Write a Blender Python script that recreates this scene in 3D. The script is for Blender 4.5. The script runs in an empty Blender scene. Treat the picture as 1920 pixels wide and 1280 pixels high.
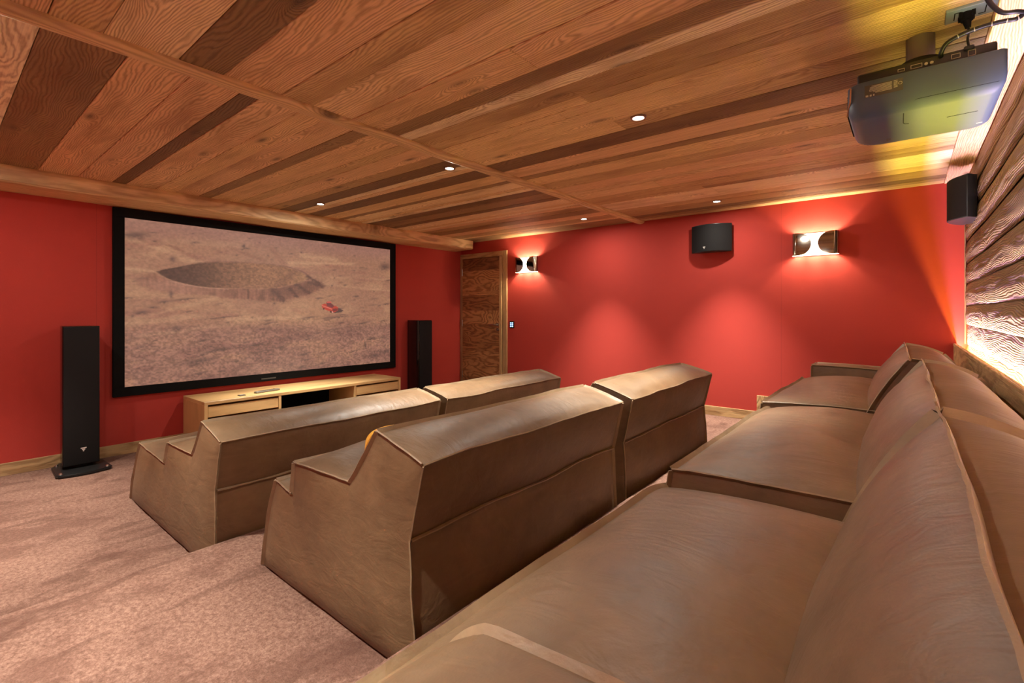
import bpy, bmesh, math, random
import numpy as np
from mathutils import Vector, noise as mn
random.seed(7)
C = bpy.context.scene.collection
PI = math.pi
# room, metres: X = back wall (+) to screen wall (-), Y = left (-) to right (+)
XF, XB, YL, YR, ZC = -5.27, 0.385, -0.75, 5.2, 2.27
T2, T3, ZT2, ZT3 = -2.48, -1.07, 0.165, 0.322

# ------------------------------------------------------------- object helpers
def link(o, parent=None):
    C.objects.link(o)
    if parent: o.parent = parent
    return o
def mesh_obj(name, vs, fs, mat, parent=None, smooth=False, sharp=None):
    me = bpy.data.meshes.new(name); me.from_pydata([tuple(v) for v in vs], [], fs)
    me.validate(); me.update()
    if smooth: me.polygons.foreach_set('use_smooth', [True]*len(me.polygons))
    if sharp is not None: me.set_sharp_from_angle(angle=sharp)
    o = bpy.data.objects.new(name, me)
    if mat: me.materials.append(mat)
    return link(o, parent)
def bm_obj(name, bm, mat, parent=None, smooth=False, sharp=math.radians(40)):
    bmesh.ops.recalc_face_normals(bm, faces=bm.faces)
    me = bpy.data.meshes.new(name); bm.to_mesh(me); bm.free()
    if smooth:
        me.polygons.foreach_set('use_smooth', [True]*len(me.polygons)); me.set_sharp_from_angle(angle=sharp)
    me.materials.append(mat)
    return link(bpy.data.objects.new(name, me), parent)
def empty(name, loc):
    o = bpy.data.objects.new(name, None); o.location = loc; o.empty_display_size = .1
    C.objects.link(o); return o
def tag(o, label, cat, group=None, kind=None):
    if label: o['label'] = label
    if cat: o['category'] = cat
    if group: o['group'] = group
    if kind: o['kind'] = kind
    return o
def thing(name, label, cat, loc=(0, 0, 0), group=None):
    return tag(empty(name, loc), label, cat, group)
def struct(o): o['kind'] = 'structure'; return o
def hug(root):
    """children were built in world space: keep them there under a root that sits at the thing's base"""
    for ch in C.objects:
        if ch.parent == root: ch.location = ch.location - root.location
def copy_tree(o, parent=None):
    c = o.copy(); C.objects.link(c)
    if parent: c.parent = parent
    for ch in [x for x in bpy.data.objects if x.parent == o]: copy_tree(ch, c)
    return c

def add_box(bm, lo, hi, bev=0, seg=2):
    vs = [bm.verts.new((x, y, z)) for x in (lo[0], hi[0]) for y in (lo[1], hi[1]) for z in (lo[2], hi[2])]
    fs = [(0,1,3,2),(4,6,7,5),(0,4,5,1),(2,3,7,6),(0,2,6,4),(1,5,7,3)]
    F = [bm.faces.new([vs[i] for i in f]) for f in fs]
    if bev:
        es = set(e for f in F for e in f.edges)
        bmesh.ops.bevel(bm, geom=list(es), offset=bev, segments=seg, profile=.5, affect='EDGES')
def box(name, lo, hi, mat, parent=None, bev=0, seg=2):
    bm = bmesh.new(); add_box(bm, lo, hi, bev, seg)
    return bm_obj(name, bm, mat, parent, smooth=bool(bev), sharp=math.radians(50))
def add_cyl(bm, p0, p1, r0, r1=None, n=24, caps=True):
    r1 = r0 if r1 is None else r1
    p0, p1 = Vector(p0), Vector(p1); d = (p1-p0).normalized()
    a = d.orthogonal().normalized(); b = d.cross(a)
    A = [bm.verts.new(p0+(a*math.cos(2*PI*i/n)+b*math.sin(2*PI*i/n))*r0) for i in range(n)]
    B = [bm.verts.new(p1+(a*math.cos(2*PI*i/n)+b*math.sin(2*PI*i/n))*r1) for i in range(n)]
    for i in range(n): bm.faces.new((A[i], A[(i+1)%n], B[(i+1)%n], B[i]))
    if caps: bm.faces.new(A[::-1]); bm.faces.new(B)
def add_tube(bm, pts, r, n=8):
    pts = [Vector(p) for p in pts]; rings = []
    up = Vector((.13, .27, .95)).normalized()
    for i, p in enumerate(pts):
        t = (pts[min(i+1, len(pts)-1)]-pts[max(i-1, 0)]).normalized()
        a = t.cross(up).normalized(); b = t.cross(a)
        rr = r[i] if isinstance(r, (list, tuple)) else r
        rings.append([bm.verts.new(p+(a*math.cos(2*PI*k/n)+b*math.sin(2*PI*k/n))*rr) for k in range(n)])
    for i in range(len(rings)-1):
        for k in range(n): bm.faces.new((rings[i][k], rings[i][(k+1)%n], rings[i+1][(k+1)%n], rings[i+1][k]))
    bm.faces.new(rings[0][::-1]); bm.faces.new(rings[-1])
def add_prism(bm, poly, axis, a0, a1):
    """poly: 2D points; axis: the extruded axis index"""
    def P(p, a):
        q = list(p); q.insert(axis, a); return q
    A = [bm.verts.new(P(p, a0)) for p in poly]; B = [bm.verts.new(P(p, a1)) for p in poly]
    n = len(poly)
    for i in range(n): bm.faces.new((A[i], A[(i+1)%n], B[(i+1)%n], B[i]))
    bm.faces.new(A); bm.faces.new(B[::-1])
def spline(pts, n=8):
    P = [Vector(p) for p in pts]; P = [P[0]*2-P[1]]+P+[P[-1]*2-P[-2]]; out = []
    for i in range(1, len(P)-2):
        for k in range(n):
            t = k/n; a, b, c, d = P[i-1:i+3]
            out.append(.5*((2*b)+(c-a)*t+(2*a-5*b+4*c-d)*t*t+(3*b-a-3*c+d)*t**3))
    return out+[P[-2]]

# ------------------------------------------------------------- node helpers
class N:
    def __init__(s, name):
        s.m = bpy.data.materials.new(name); s.m.use_nodes = True
        s.t = s.m.node_tree; s.t.nodes.clear()
        s.out = s.t.nodes.new('ShaderNodeOutputMaterial')
        s.b = s.t.nodes.new('ShaderNodeBsdfPrincipled'); s.t.links.new(s.b.outputs[0], s.out.inputs[0])
    def n(s, typ, _out=0, **k):
        nd = s.t.nodes.new(typ)
        for key, v in k.items():
            if key.startswith('i_'):
                key = key[2:]; sock = nd.inputs[int(key)] if key.isdigit() else nd.inputs[key.replace('_', ' ')]
                s.set(sock, v)
            else: setattr(nd, key, v)
        return nd
    def set(s, sock, v):
        if isinstance(v, bpy.types.NodeSocket): s.t.links.new(v, sock)
        else: sock.default_value = v
    def math(s, op, a, b=0, c=None):
        nd = s.t.nodes.new('ShaderNodeMath'); nd.operation = op
        s.set(nd.inputs[0], a); s.set(nd.inputs[1], b)
        if c is not None: s.set(nd.inputs[2], c)
        return nd.outputs[0]
    def mix(s, f, a, b, blend='MIX'):
        nd = s.t.nodes.new('ShaderNodeMix'); nd.data_type = 'RGBA'; nd.blend_type = blend
        s.set(nd.inputs[0], f); s.set(nd.inputs[6], a); s.set(nd.inputs[7], b); return nd.outputs[2]
    def noise(s, vec, scale, detail=3, rough=.5, dist=0):
        nd = s.n('ShaderNodeTexNoise', i_Scale=scale, i_Detail=detail, i_Roughness=rough, i_Distortion=dist)
        if vec is not None: s.set(nd.inputs['Vector'], vec)
        return nd.outputs[0]
    def ramp(s, f, stops, interp='LINEAR'):
        nd = s.t.nodes.new('ShaderNodeValToRGB'); s.set(nd.inputs[0], f); cr = nd.color_ramp; cr.interpolation = interp
        while len(cr.elements) < len(stops): cr.elements.new(.5)
        for e, (p, c) in zip(cr.elements, stops):
            e.position = p; e.color = (*c, 1) if len(c) == 3 else c
        return nd.outputs[0]
    def vscale(s, v, sc):
        nd = s.n('ShaderNodeMapping'); s.set(nd.inputs['Vector'], v); nd.inputs['Scale'].default_value = sc; return nd.outputs[0]
    def obj(s): return s.t.nodes.new('ShaderNodeTexCoord').outputs['Object']
    def attr(s, name, out='Vector'):
        nd = s.t.nodes.new('ShaderNodeAttribute'); nd.attribute_name = name; return nd.outputs[out]
    def bump(s, h, strength=.3, dist=.01, normal=None):
        nd = s.n('ShaderNodeBump', i_Strength=strength, i_Distance=dist); s.set(nd.inputs['Height'], h)
        if normal is not None: s.set(nd.inputs['Normal'], normal)
        return nd.outputs[0]
    def fin(s, **k):
        for key, v in k.items(): s.set(s.b.inputs[key.replace('_', ' ')], v)
        return s.m
def plain(name, col, rough=.5, metal=0, **k):
    n = N(name); return n.fin(Base_Color=(*col, 1), Roughness=rough, Metallic=metal, **k)
def emit(name, col, st):
    n = N(name); return n.fin(Base_Color=(*col, 1), Emission_Color=(*col, 1), Emission_Strength=st)

def wood(name, pal, freq=55., amp=22., bumpd=.004, bumps=.6, rough=.62, contrast=.55, knots=True, kdark=.75, streak=.55):
    """planks carry a 'wuv' vector (along, across, depth in metres) and a 'tint' value"""
    n = N(name); w = n.attr('wuv'); t = n.attr('tint', 'Fac')
    sx = n.n('ShaderNodeSeparateXYZ'); n.set(sx.inputs[0], w)
    n1 = n.noise(n.vscale(w, (.75, 3.2, 3.2)), 1.0, 2, .5)
    n2 = n.noise(n.vscale(w, (3.5, 14, 14)), 1.0, 3, .6)
    vo = n.n('ShaderNodeTexVoronoi', i_Scale=1.0, i_Randomness=1.0); n.set(vo.inputs['Vector'], n.vscale(w, (1.7, 5.5, 1.0)))
    d = vo.outputs['Distance']
    kn = n.math('POWER', n.math('MAXIMUM', n.math('SUBTRACT', 1.0, n.math('MULTIPLY', d, 2.6)), 0.0), 2.0)
    ph = n.math('ADD', n.math('MULTIPLY', sx.outputs[1], freq), n.math('MULTIPLY', n1, amp))
    ph = n.math('ADD', ph, n.math('MULTIPLY', n2, amp*.14))
    if knots: ph = n.math('ADD', ph, n.math('MULTIPLY', kn, amp*.45))
    ln = n.math('MULTIPLY_ADD', n.math('SINE', n.math('MULTIPLY', ph, 2.0)), .5, .5)
    ln = n.math('POWER', ln, 1.6)
    st = n.noise(n.vscale(w, (2.2, 110, 110)), 1.0, 4, .65)
    bl = n.noise(n.vscale(w, (1.3, 5, 5)), 1.0, 4, .6)
    base = n.ramp(t, [(i/(len(pal)-1), c) for i, c in enumerate(pal)])
    dark = n.mix(1.0, base, (.34, .24, .17, 1), 'MULTIPLY')
    f = n.math('ADD', n.math('MULTIPLY', ln, contrast), n.math('MULTIPLY', n.math('SUBTRACT', st, .46), streak))
    col = n.mix(n.math('MAXIMUM', f, 0.), base, dark)
    col = n.mix(n.ramp(bl, [(.30, (.62,)*3), (.5, (.08,)*3), (.75, (0,)*3)]), col, dark)
    if knots:
        col = n.mix(n.math('MULTIPLY', n.ramp(d, [(.03, (1,)*3), (.10, (.35,)*3), (.16, (0,)*3)]), kdark), col, (.05, .025, .012, 1))
    h = n.math('ADD', n.math('MULTIPLY', ln, -.8), n.math('MULTIPLY', st, .5))
    return n.fin(Base_Color=col, Roughness=rough, Normal=n.bump(h, bumps, bumpd))

def leather(name, c1, c2, scale=1.0):
    n = N(name); o = n.obj()
    a = n.noise(o, 2.3, 4, .6, .6); b = n.noise(o, 9, 4, .65, .3)
    c = n.noise(n.vscale(o, (3, 3, 14)), 1.5, 3, .7, 1.2)
    f = n.math('ADD', n.math('MULTIPLY', a, .6), n.math('ADD', n.math('MULTIPLY', b, .3), n.math('MULTIPLY', c, .25)))
    col = n.ramp(f, [(.36, c1), (.72, c2)])
    sc = n.ramp(n.noise(n.vscale(o, (5, 5, 2.2)), 2.2, 6, .75, 2.0), [(.60, (0,)*3), (.78, (.38,)*3)])
    col = n.mix(sc, col, (c2[0]*1.35, c2[1]*1.38, c2[2]*1.45, 1))
    vo = n.n('ShaderNodeTexVoronoi', i_Scale=330.0*scale, feature='SMOOTH_F1'); n.set(vo.inputs['Vector'], o)
    h = n.math('ADD', n.math('MULTIPLY', vo.outputs['Distance'], .5), n.math('MULTIPLY', n.noise(o, 120, 2), .3))
    nb = n.bump(h, .28, .0012)
    wr = n.math('ADD', n.noise(n.vscale(o, (1, 2.4, 2.4)), 7, 3, .55, .8), n.math('MULTIPLY', n.noise(o, 28, 2), .2))
    nb = n.bump(wr, .35, .010, nb)
    ro = n.math('MULTIPLY_ADD', b, .25, .36)
    n.b.inputs['Specular IOR Level'].default_value = .5
    return n.fin(Base_Color=col, Roughness=ro, Normal=nb)

# ------------------------------------------------------------- materials
def fabric_red():
    n = N('red_wall_fabric'); o = n.obj()
    f = n.noise(o, 3, 3); fine = n.noise(o, 420, 2)
    col = n.mix(f, (.38, .031, .019, 1), (.42, .036, .022, 1))
    col = n.mix(n.math('MULTIPLY', fine, .25), col, (.28, .020, .021, 1))
    sx = n.n('ShaderNodeSeparateXYZ'); n.set(sx.inputs[0], o)
    ln = n.math('COMPARE', sx.outputs[0], -.928, .0013)
    for yy in (.912, 4.006): ln = n.math('ADD', ln, n.math('COMPARE', sx.outputs[1], yy, .0013))
    col = n.mix(n.math('MULTIPLY', ln, .45), col, (.10, .008, .008, 1))
    wv = n.math('ADD', n.noise(n.vscale(o, (700, 700, 60)), 1, 1), n.noise(n.vscale(o, (60, 60, 700)), 1, 1))
    return n.fin(Base_Color=col, Roughness=.85, Normal=n.bump(wv, .35, .0015), Sheen_Weight=.12, Sheen_Tint=(1, .3, .2, 1))
def carpet():
    n = N('carpet'); o = n.obj()
    pile = n.noise(o, 180, 4, .75); mid = n.noise(o, 60, 3, .6)
    big = n.noise(n.vscale(o, (1, .9, 1)), 1.8, 4, .62, .7); sm = n.noise(n.vscale(o, (1.5, .8, 1)), 5.5, 3, .6, .6)
    base = n.ramp(n.math('ADD', n.math('MULTIPLY', pile, .55), n.math('MULTIPLY', mid, .45)),
                  [(.34, (.12, .058, .042)), (.50, (.225, .128, .094)), (.66, (.36, .22, .168))])
    patch = n.ramp(n.math('ADD', n.math('MULTIPLY', big, .65), n.math('MULTIPLY', sm, .35)), [(.43, (.55,)*3), (.49, (.20,)*3), (.55, (0,)*3)])
    col = n.mix(patch, base, (.105, .050, .036, 1))
    spots = n.ramp(n.noise(n.vscale(o, (1.7, .6, 1)), 3.6, 2, .5, .8), [(.575, (0,)*3), (.64, (.4,)*3)])
    col = n.mix(spots, col, (.075, .034, .024, 1))
    h = n.math('ADD', pile, n.math('MULTIPLY', mid, .6))
    return n.fin(Base_Color=col, Roughness=.95, Normal=n.bump(h, .8, .007), Specular_IOR_Level=.1)
M = {}
M['red'] = fabric_red(); M['carpet'] = carpet()
M['ceil'] = wood('old_ceiling_boards', [(.22, .13, .052), (.50, .33, .145), (.88, .64, .31), (.84, .56, .30), (.95, .74, .40), (.98, .88, .60)], freq=260, amp=75., contrast=.55, streak=1.15)
M['beam'] = wood('beam_wood', [(.72, .50, .25), (.82, .60, .32)], freq=150, amp=30, contrast=.45)
M['frame_wood'] = wood('trim_wood', [(.36, .235, .11), (.58, .38, .17)], freq=210, amp=40, contrast=.5)
M['door_wood'] = wood('door_wood', [(.22, .085, .026), (.40, .18, .06), (.52, .27, .10)], freq=210, amp=60, contrast=.75, kdark=.4)
M['back_wood'] = wood('rough_back_boards', [(.20, .145, .065), (.27, .20, .09), (.34, .26, .13)], freq=300, amp=60, bumpd=.0025, bumps=1.0, contrast=.5, kdark=.5)
M['oak'] = wood('oak_veneer', [(.58, .37, .155), (.66, .44, .19)], freq=330, amp=10, bumpd=.0006, bumps=.3, rough=.4, contrast=.16, knots=False)
M['lea'] = leather('brown_leather', (.094, .054, .025), (.188, .116, .058))
M['pipe'] = leather('leather_edge', (.19, .13, .075), (.32, .235, .14), 1.4)
M['black'] = plain('matt_black', (.006, .006, .006), .9, Specular_IOR_Level=.1)
M['grille'] = plain('speaker_cloth', (.012, .011, .011), .85, Specular_IOR_Level=.15)
M['gloss'] = plain('gloss_black', (.008, .005, .005), .12)
M['satin'] = plain('satin_black', (.012, .012, .012), .35, Specular_IOR_Level=.3)
M['proj'] = plain('projector_grey', (.070, .100, .150), .5, Specular_IOR_Level=.35)
M['projd'] = plain('projector_dark', (.015, .015, .015), .5)
M['chrome'] = plain('chrome', (.48, .45, .40), .04, 1.0)
M['steel'] = plain('steel', (.45, .42, .38), .3, 1.0)
M['white'] = plain('white_enamel', (.88, .87, .85), .45)
M['logo'] = plain('logo_silver', (.55, .50, .46), .4)
M['label'] = plain('rating_label', (.06, .055, .045), .5)
M['ink'] = plain('label_ink', (.42, .40, .30), .5)
M['plate'] = plain('grey_plate', (.20, .27, .26), .4)
M['amber'] = plain('amber_cloth', (.75, .40, .04), .85)
M['gold'] = plain('orange_ring', (.8, .25, .08), .3)
M['lamp'] = emit('lamp_white', (1, .95, .86), 22)
M['bulb'] = emit('bulb_warm', (1, .80, .55), 30)
M['blue'] = emit('keypad_blue', (.35, .60, 1), 1.6)

# ------------------------------------------------------------- wooden boards with grain coordinates
class Boards:
    def __init__(s): s.v, s.f, s.w, s.t = [], [], [], []
    def add(s, lo, hi, along, tint=None, ch=.0):
        """a box board; along = long axis index; ch = chamfer"""
        tint = random.random() if tint is None else tint
        off = Vector((random.uniform(-40, 40), random.uniform(-40, 40), random.uniform(-40, 40)))
        bm = bmesh.new(); add_box(bm, lo, hi, ch, 1) if ch else add_box(bm, lo, hi)
        bmesh.ops.recalc_face_normals(bm, faces=bm.faces)
        s.merge(bm, along, off, tint)
    def merge(s, bm, along, off, tint):
        b0 = len(s.v); bm.verts.index_update()
        for v in bm.verts:
            c = v.co; oth = [c[i] for i in range(3) if i != along]
            s.v.append(tuple(c)); s.w.append((c[along]+off[0], oth[0]+off[1], oth[1]+off[2])); s.t.append(tint)
        for f in bm.faces: s.f.append([b0+v.index for v in f.verts])
        bm.free()
    def build(s, name, mat, parent=None, smooth=False):
        o = mesh_obj(name, s.v, s.f, mat, parent, smooth)
        me = o.data
        if len(me.vertices) == len(s.v):
            a = me.attributes.new('wuv', 'FLOAT_VECTOR', 'POINT'); a.data.foreach_set('vector', [x for w in s.w for x in w])
            a = me.attributes.new('tint', 'FLOAT', 'POINT'); a.data.foreach_set('value', s.t)
        return o
def board(name, lo, hi, along, mat, parent=None, tint=None, ch=.002):
    b = Boards(); b.add(lo, hi, along, tint, ch); return b.build(name, mat, parent)

# ------------------------------------------------------------- room shell
def shell():
    # floor: three carpeted tiers with softly rounded nosings
    def nose(x, z, r=.02):
        return [(x, z-r)]+[(x+r-r*math.cos(a), z-r+r*math.sin(a)) for a in (PI/6, PI/3, PI/2)]
    top = [(XF-.01, 0), (T2+.001, 0)]+nose(T2, ZT2)+[(T3-.0, ZT2)]+nose(T3, ZT3)+[(XB, ZT3)]
    poly = top+[(XB, -.1), (XF-.01, -.1)]
    bm = bmesh.new(); add_prism(bm, poly, 1, YL-.01, YR+.01)
    bmesh.ops.triangulate(bm, faces=[f for f in bm.faces if len(f.verts) > 4])
    struct(bm_obj('floor', bm, M['carpet']))
    struct(box('wall_front', (XF-.12, YL-.12, 0), (XF, YR+.12, ZC+.05), M['red']))
    struct(box('wall_right', (XF, YR, 0), (XB+.12, YR+.12, ZC+.05), M['red']))
    struct(box('wall_left', (XF, YL-.12, 0), (XB+.12, YL, ZC+.05), M['red']))
    # ceiling boards run from the screen to the back wall, jointed above the batten
    b = Boards(); y = YL; tints = []
    seq = {0: .75, 1: .05, 2: .62, 3: .7}
    i = 0
    wide = [(.23, .95), (.235, 1.), (.255, .1), (.22, .55), (.205, .6), (.085, .0), (.20, .66), (.14, .45), (.18, .62), (.10, .12), (.22, .5), (.1, .3), (.18, .62)]
    yy = [YL, -.42, -.2]; lst = [(YL, -.45, .8), (-.45, -.2, .6)]
    y = -.2
    for w, t in wide: lst.append((y, y+w, t)); y += w
    while y < YR:
        w = random.choice((.07, .09, .12, .15, .18)); w = min(w, YR-y) if YR-y-w > .06 else YR-y
        lst.append((y, y+w, random.choice((.0, .1, .22, .4, .55, .7, .85, .3, .9)))); y += w
    for (a, c, t) in lst:
        g = .0015; dz = random.uniform(0, .004)
        b.add((XF, a+g, ZC+dz), (-2.36, c-g, ZC+.03), 0, t, .002)
    lst = [(YL, -.45, .8), (-.45, -.2, .6)]; y = -.2
    for w, t in [(.22, .6), (.25, .62), (.15, .3), (.24, .85), (.17, .05), (.25, .62), (.16, .3), (.22, .72), (.20, .5), (.11, .1), (.09, .95), (.14, .25)]: lst.append((y, y+w, t)); y += w
    while y < YR:
        w = random.choice((.09, .12, .16, .19, .22)); w = min(w, YR-y) if YR-y-w > .06 else YR-y
        lst.append((y, y+w, random.choice((.0, .12, .28, .4, .5, .62, .75, .9, .2)))); y += w
    for (a, c, t) in lst:
        g = .0015; dz = random.uniform(0, .004); xm = random.uniform(-1.7, -.6)
        if random.random() < .1:
            b.add((-2.36, a+g, ZC+dz), (xm, c-g, ZC+.03), 0, t, .002)
            b.add((xm+.002, a+g, ZC+dz), (.232, c-g, ZC+.03), 0, min(1, t+random.uniform(-.2, .2)), .002)
        else: b.add((-2.36, a+g, ZC+dz), (.232, c-g, ZC+.03), 0, t, .002)
    b.add((XF-.12, YL-.12, ZC+.03), (XB+.12, YR+.12, ZC+.06), 0, .1)
    for j in range(4): b.add((.233, YL+j*1.49, ZC-.003), (XB+.1, YL+(j+1)*1.49-.002, ZC+.03), 1, .5+.1*(j % 2), .002)
    struct(b.build('ceiling', M['ceil']))
    # batten, beam, corner bead
    bm = bmesh.new(); x0, x1 = -2.405, -2.312; prof = []
    for k in range(13):
        a = PI*k/12; prof.append(((x0+x1)/2-math.cos(a)*(x1-x0)/2, ZC-.006-math.sin(a)*.022))
    prof += [(x1, ZC+.004), (x0, ZC+.004)]
    add_prism(bm, prof, 1, YL, YR); bb = Boards(); bb.merge(bm, 1, Vector((3, 2, 1)), .4); struct(bb.build('trim_1', M['beam'], smooth=False))
    # old hewn beam against the screen wall, slightly wavy
    bm = bmesh.new(); ny = 90; sec = [(-5.27, 2.29), (-4.902, 2.29), (-4.897, 2.24), (-4.905, 2.20), (-4.902, 2.163), (-4.918, 2.150), (-5.1, 2.147), (-5.27, 2.145)]
    rings = []
    for j in range(ny+1):
        y = YL+(5.075-YL)*j/ny
        rings.append([bm.verts.new((x+(mn.noise(Vector((y*1.7, k*1.3, 0)))*.006 if 1 <= k <= 5 else 0), y, z+(mn.noise(Vector((y*1.3, k*.3, 5)))*.008 if k >= 2 else 0))) for k, (x, z) in enumerate(sec)])
    for j in range(ny):
        for k in range(len(sec)):
            q = (k+1) % len(sec); bm.faces.new((rings[j][k], rings[j][q], rings[j+1][q], rings[j+1][k]))
    bm.faces.new(rings[0]); bm.faces.new(rings[-1][::-1]); bmesh.ops.recalc_face_normals(bm, faces=bm.faces)
    bb = Boards(); bb.merge(bm, 1, Vector((9, 4, 1)), .7); struct(bb.build('trim_2', M['beam']))
    struct(board('baseboard_front', (XF, YL, 0), (XF+.016, YR, .094), 1, M['frame_wood'], tint=.4))
    b = Boards()
    b.add((-4.34, YR-.016, 0), (T2, YR, .094), 0, .5, .002); b.add((T2, YR-.016, ZT2), (T3-.07, YR, ZT2+.094), 0, .8, .002)
    b.add((T3-.07, YR-.018, ZT2), (T3, YR, ZT3+.094), 2, .7, .002); b.add((T3, YR-.016, ZT3), (.289, YR, ZT3+.094), 0, .8, .002)
    struct(b.build('baseboard_right', M['frame_wood']))
    # the ledge behind the rear sofa hides the light trough
    b = Boards()
    b.add((.289, YL, ZT3), (.305, YR, .966), 1, .5, .001); b.add((.287, YL, .966), (.309, YR, .985), 1, .9, .003)
    b.add((.305, YL, ZT3), (.40, YR, .88), 1, .3)
    struct(b.build('trim_3', M['frame_wood']))
    struct(box('trim_4', (.352, YR-.012, .985), (.362, YR, ZC), M['frame_wood']))

def back_wall():
    """heavy waney boards, every board a rounded bulge with knots and ridges"""
    zs = [.88]; hs = [.10, .155, .15, .17, .16, .18, .17, .165, .16, .2]
    for h in hs: zs.append(zs[-1]+h)
    V, W, T, F = [], [], [], []
    ys = list(np.arange(YL, 2.2, .05))+list(np.arange(2.2, YR+.001, .0085)); ys[-1] = YR
    tt = [random.random() for _ in hs]
    for bi in range(len(hs)):
        z0, z1 = zs[bi], zs[bi+1]; n = 30; base = len(V)
        for k in range(n+1):
            t = k/n
            for y in ys:
                edge = .006*mn.noise(Vector((y*1.1, bi*7.7, 0)))
                z = z0+(z1-z0)*t+edge*(1-t)+(.006*mn.noise(Vector((y*1.1, (bi+1)*7.7, 0))))*t
                bul = (math.sin(PI*min(1, max(0, t)))**.6)*.015
                if bi < 2: bul *= .45
                tilt = .007*(1-t)
                p = Vector((y*1.6, z*9, bi*3.1))
                g = .004*mn.noise(p*.6)+.0015*mn.noise(p*2)
                ph = z*150+mn.noise(Vector((y*1.4, z*7, bi)))*9+mn.noise(Vector((y*6, z*20, bi)))*1.5
                g += .0007*math.sin(ph)
                x = .376-bul-tilt-g
                V.append((x, y, z)); W.append((y+bi*5.3, z+bi*1.7, bi)); T.append(tt[bi])
        m = len(ys)
        for k in range(n):
            for j in range(m-1):
                a = base+k*m+j; F.append((a, a+m, a+m+1, a+1))
    b = Boards(); b.v, b.f, b.w, b.t = V, F, W, T
    b.add((.378, YL-.12, 0), (.50, YR+.12, ZC+.05), 1, .2)
    o = b.build('wall_back', M['back_wood'], smooth=False)
    o.data.polygons.foreach_set('use_smooth', [i < len(F) for i in range(len(o.data.polygons))])
    struct(o)
shell(); back_wall()

# ------------------------------------------------------------- door
def door():
    b = Boards(); Y0 = YR-.025
    b.add((-4.425, Y0, 0), (-4.344, YR, 2.105), 2, .75, .003); b.add((-5.268, Y0, 2.035), (-4.425, YR, 2.105), 0, .6, .003)
    b.add((-5.268, Y0, 0), (-5.212, YR, 2.035), 2, .5, .003)
    r = struct(b.build('door_1', M['frame_wood']))
    b = Boards(); hs = [.17, .1, .22, .17, .13, .26, .2, .22, .17, .2, .19]; z = .008
    for h in hs:
        h = min(h, 2.03-z)
        b.add((-5.205, Y0-.012, z), (-4.47, YR-.002, z+h-.001), 0, None, .0015); z += h
    b.build('door_leaf', M['door_wood'], r)
    board('edge_strip', (-4.47, Y0-.014, .008), (-4.432, YR-.002, 2.03), 2, M['frame_wood'], r, tint=.9)
    for z in (1.78, 1.02, .25):
        bm = bmesh.new(); add_cyl(bm, (-5.208, Y0-.016, z), (-5.208, Y0-.016, z+.1), .008, n=12); bm_obj('hinge', bm, M['steel'], r, True)
    bm = bmesh.new()
    add_cyl(bm, (-4.50, Y0-.012, 1.055), (-4.50, Y0-.02, 1.055), .026); add_cyl(bm, (-4.50, Y0-.02, 1.055), (-4.50, Y0-.055, 1.055), .010)
    add_tube(bm, spline([(-4.50, Y0-.055, 1.055), (-4.53, Y0-.06, 1.057), (-4.58, Y0-.058, 1.055), (-4.61, Y0-.055, 1.054)], 4), .011, 10)
    bm_obj('door_handle', bm, M['steel'], r, True)
    bm = bmesh.new(); add_cyl(bm, (-4.50, Y0-.012, .985), (-4.50, Y0-.018, .985), .024); add_cyl(bm, (-4.50, Y0-.018, .985), (-4.50, Y0-.026, .985), .009, n=12)
    bm_obj('lock', bm, M['steel'], r, True)
door()

# ------------------------------------------------------------- leather modules
def wob(p, a=.008, s=3.1):
    q = Vector(p); n = mn.noise_vector(q*s); return q+Vector((n.x*a, n.y*a*.6, n.z*a))
def ribbon(bm, pts, dirs, h=.013, th=.0045):
    L = len(pts); rings = []
    for i in range(L):
        p, d = Vector(pts[i]), Vector(dirs[i]).normalized()
        t = (Vector(pts[min(i+1, L-1)])-Vector(pts[max(i-1, 0)])).normalized()
        b = t.cross(d).normalized()
        k = mn.noise(p*9); kk = mn.noise(p*21+Vector((3, 1, 2)))
        tip = p+d*(h*(1+.18*k))+b*(.0018*kk+.002*k)
        root = p-d*.004
        rings.append([bm.verts.new(root-b*th/2), bm.verts.new(root+b*th/2), bm.verts.new(tip+b*th/2), bm.verts.new(tip-b*th/2)])
    for i in range(L-1):
        for k in range(4): bm.faces.new((rings[i][k], rings[i][(k+1) % 4], rings[i+1][(k+1) % 4], rings[i+1][k]))
    bm.faces.new(rings[0][::-1]); bm.faces.new(rings[-1])
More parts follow.
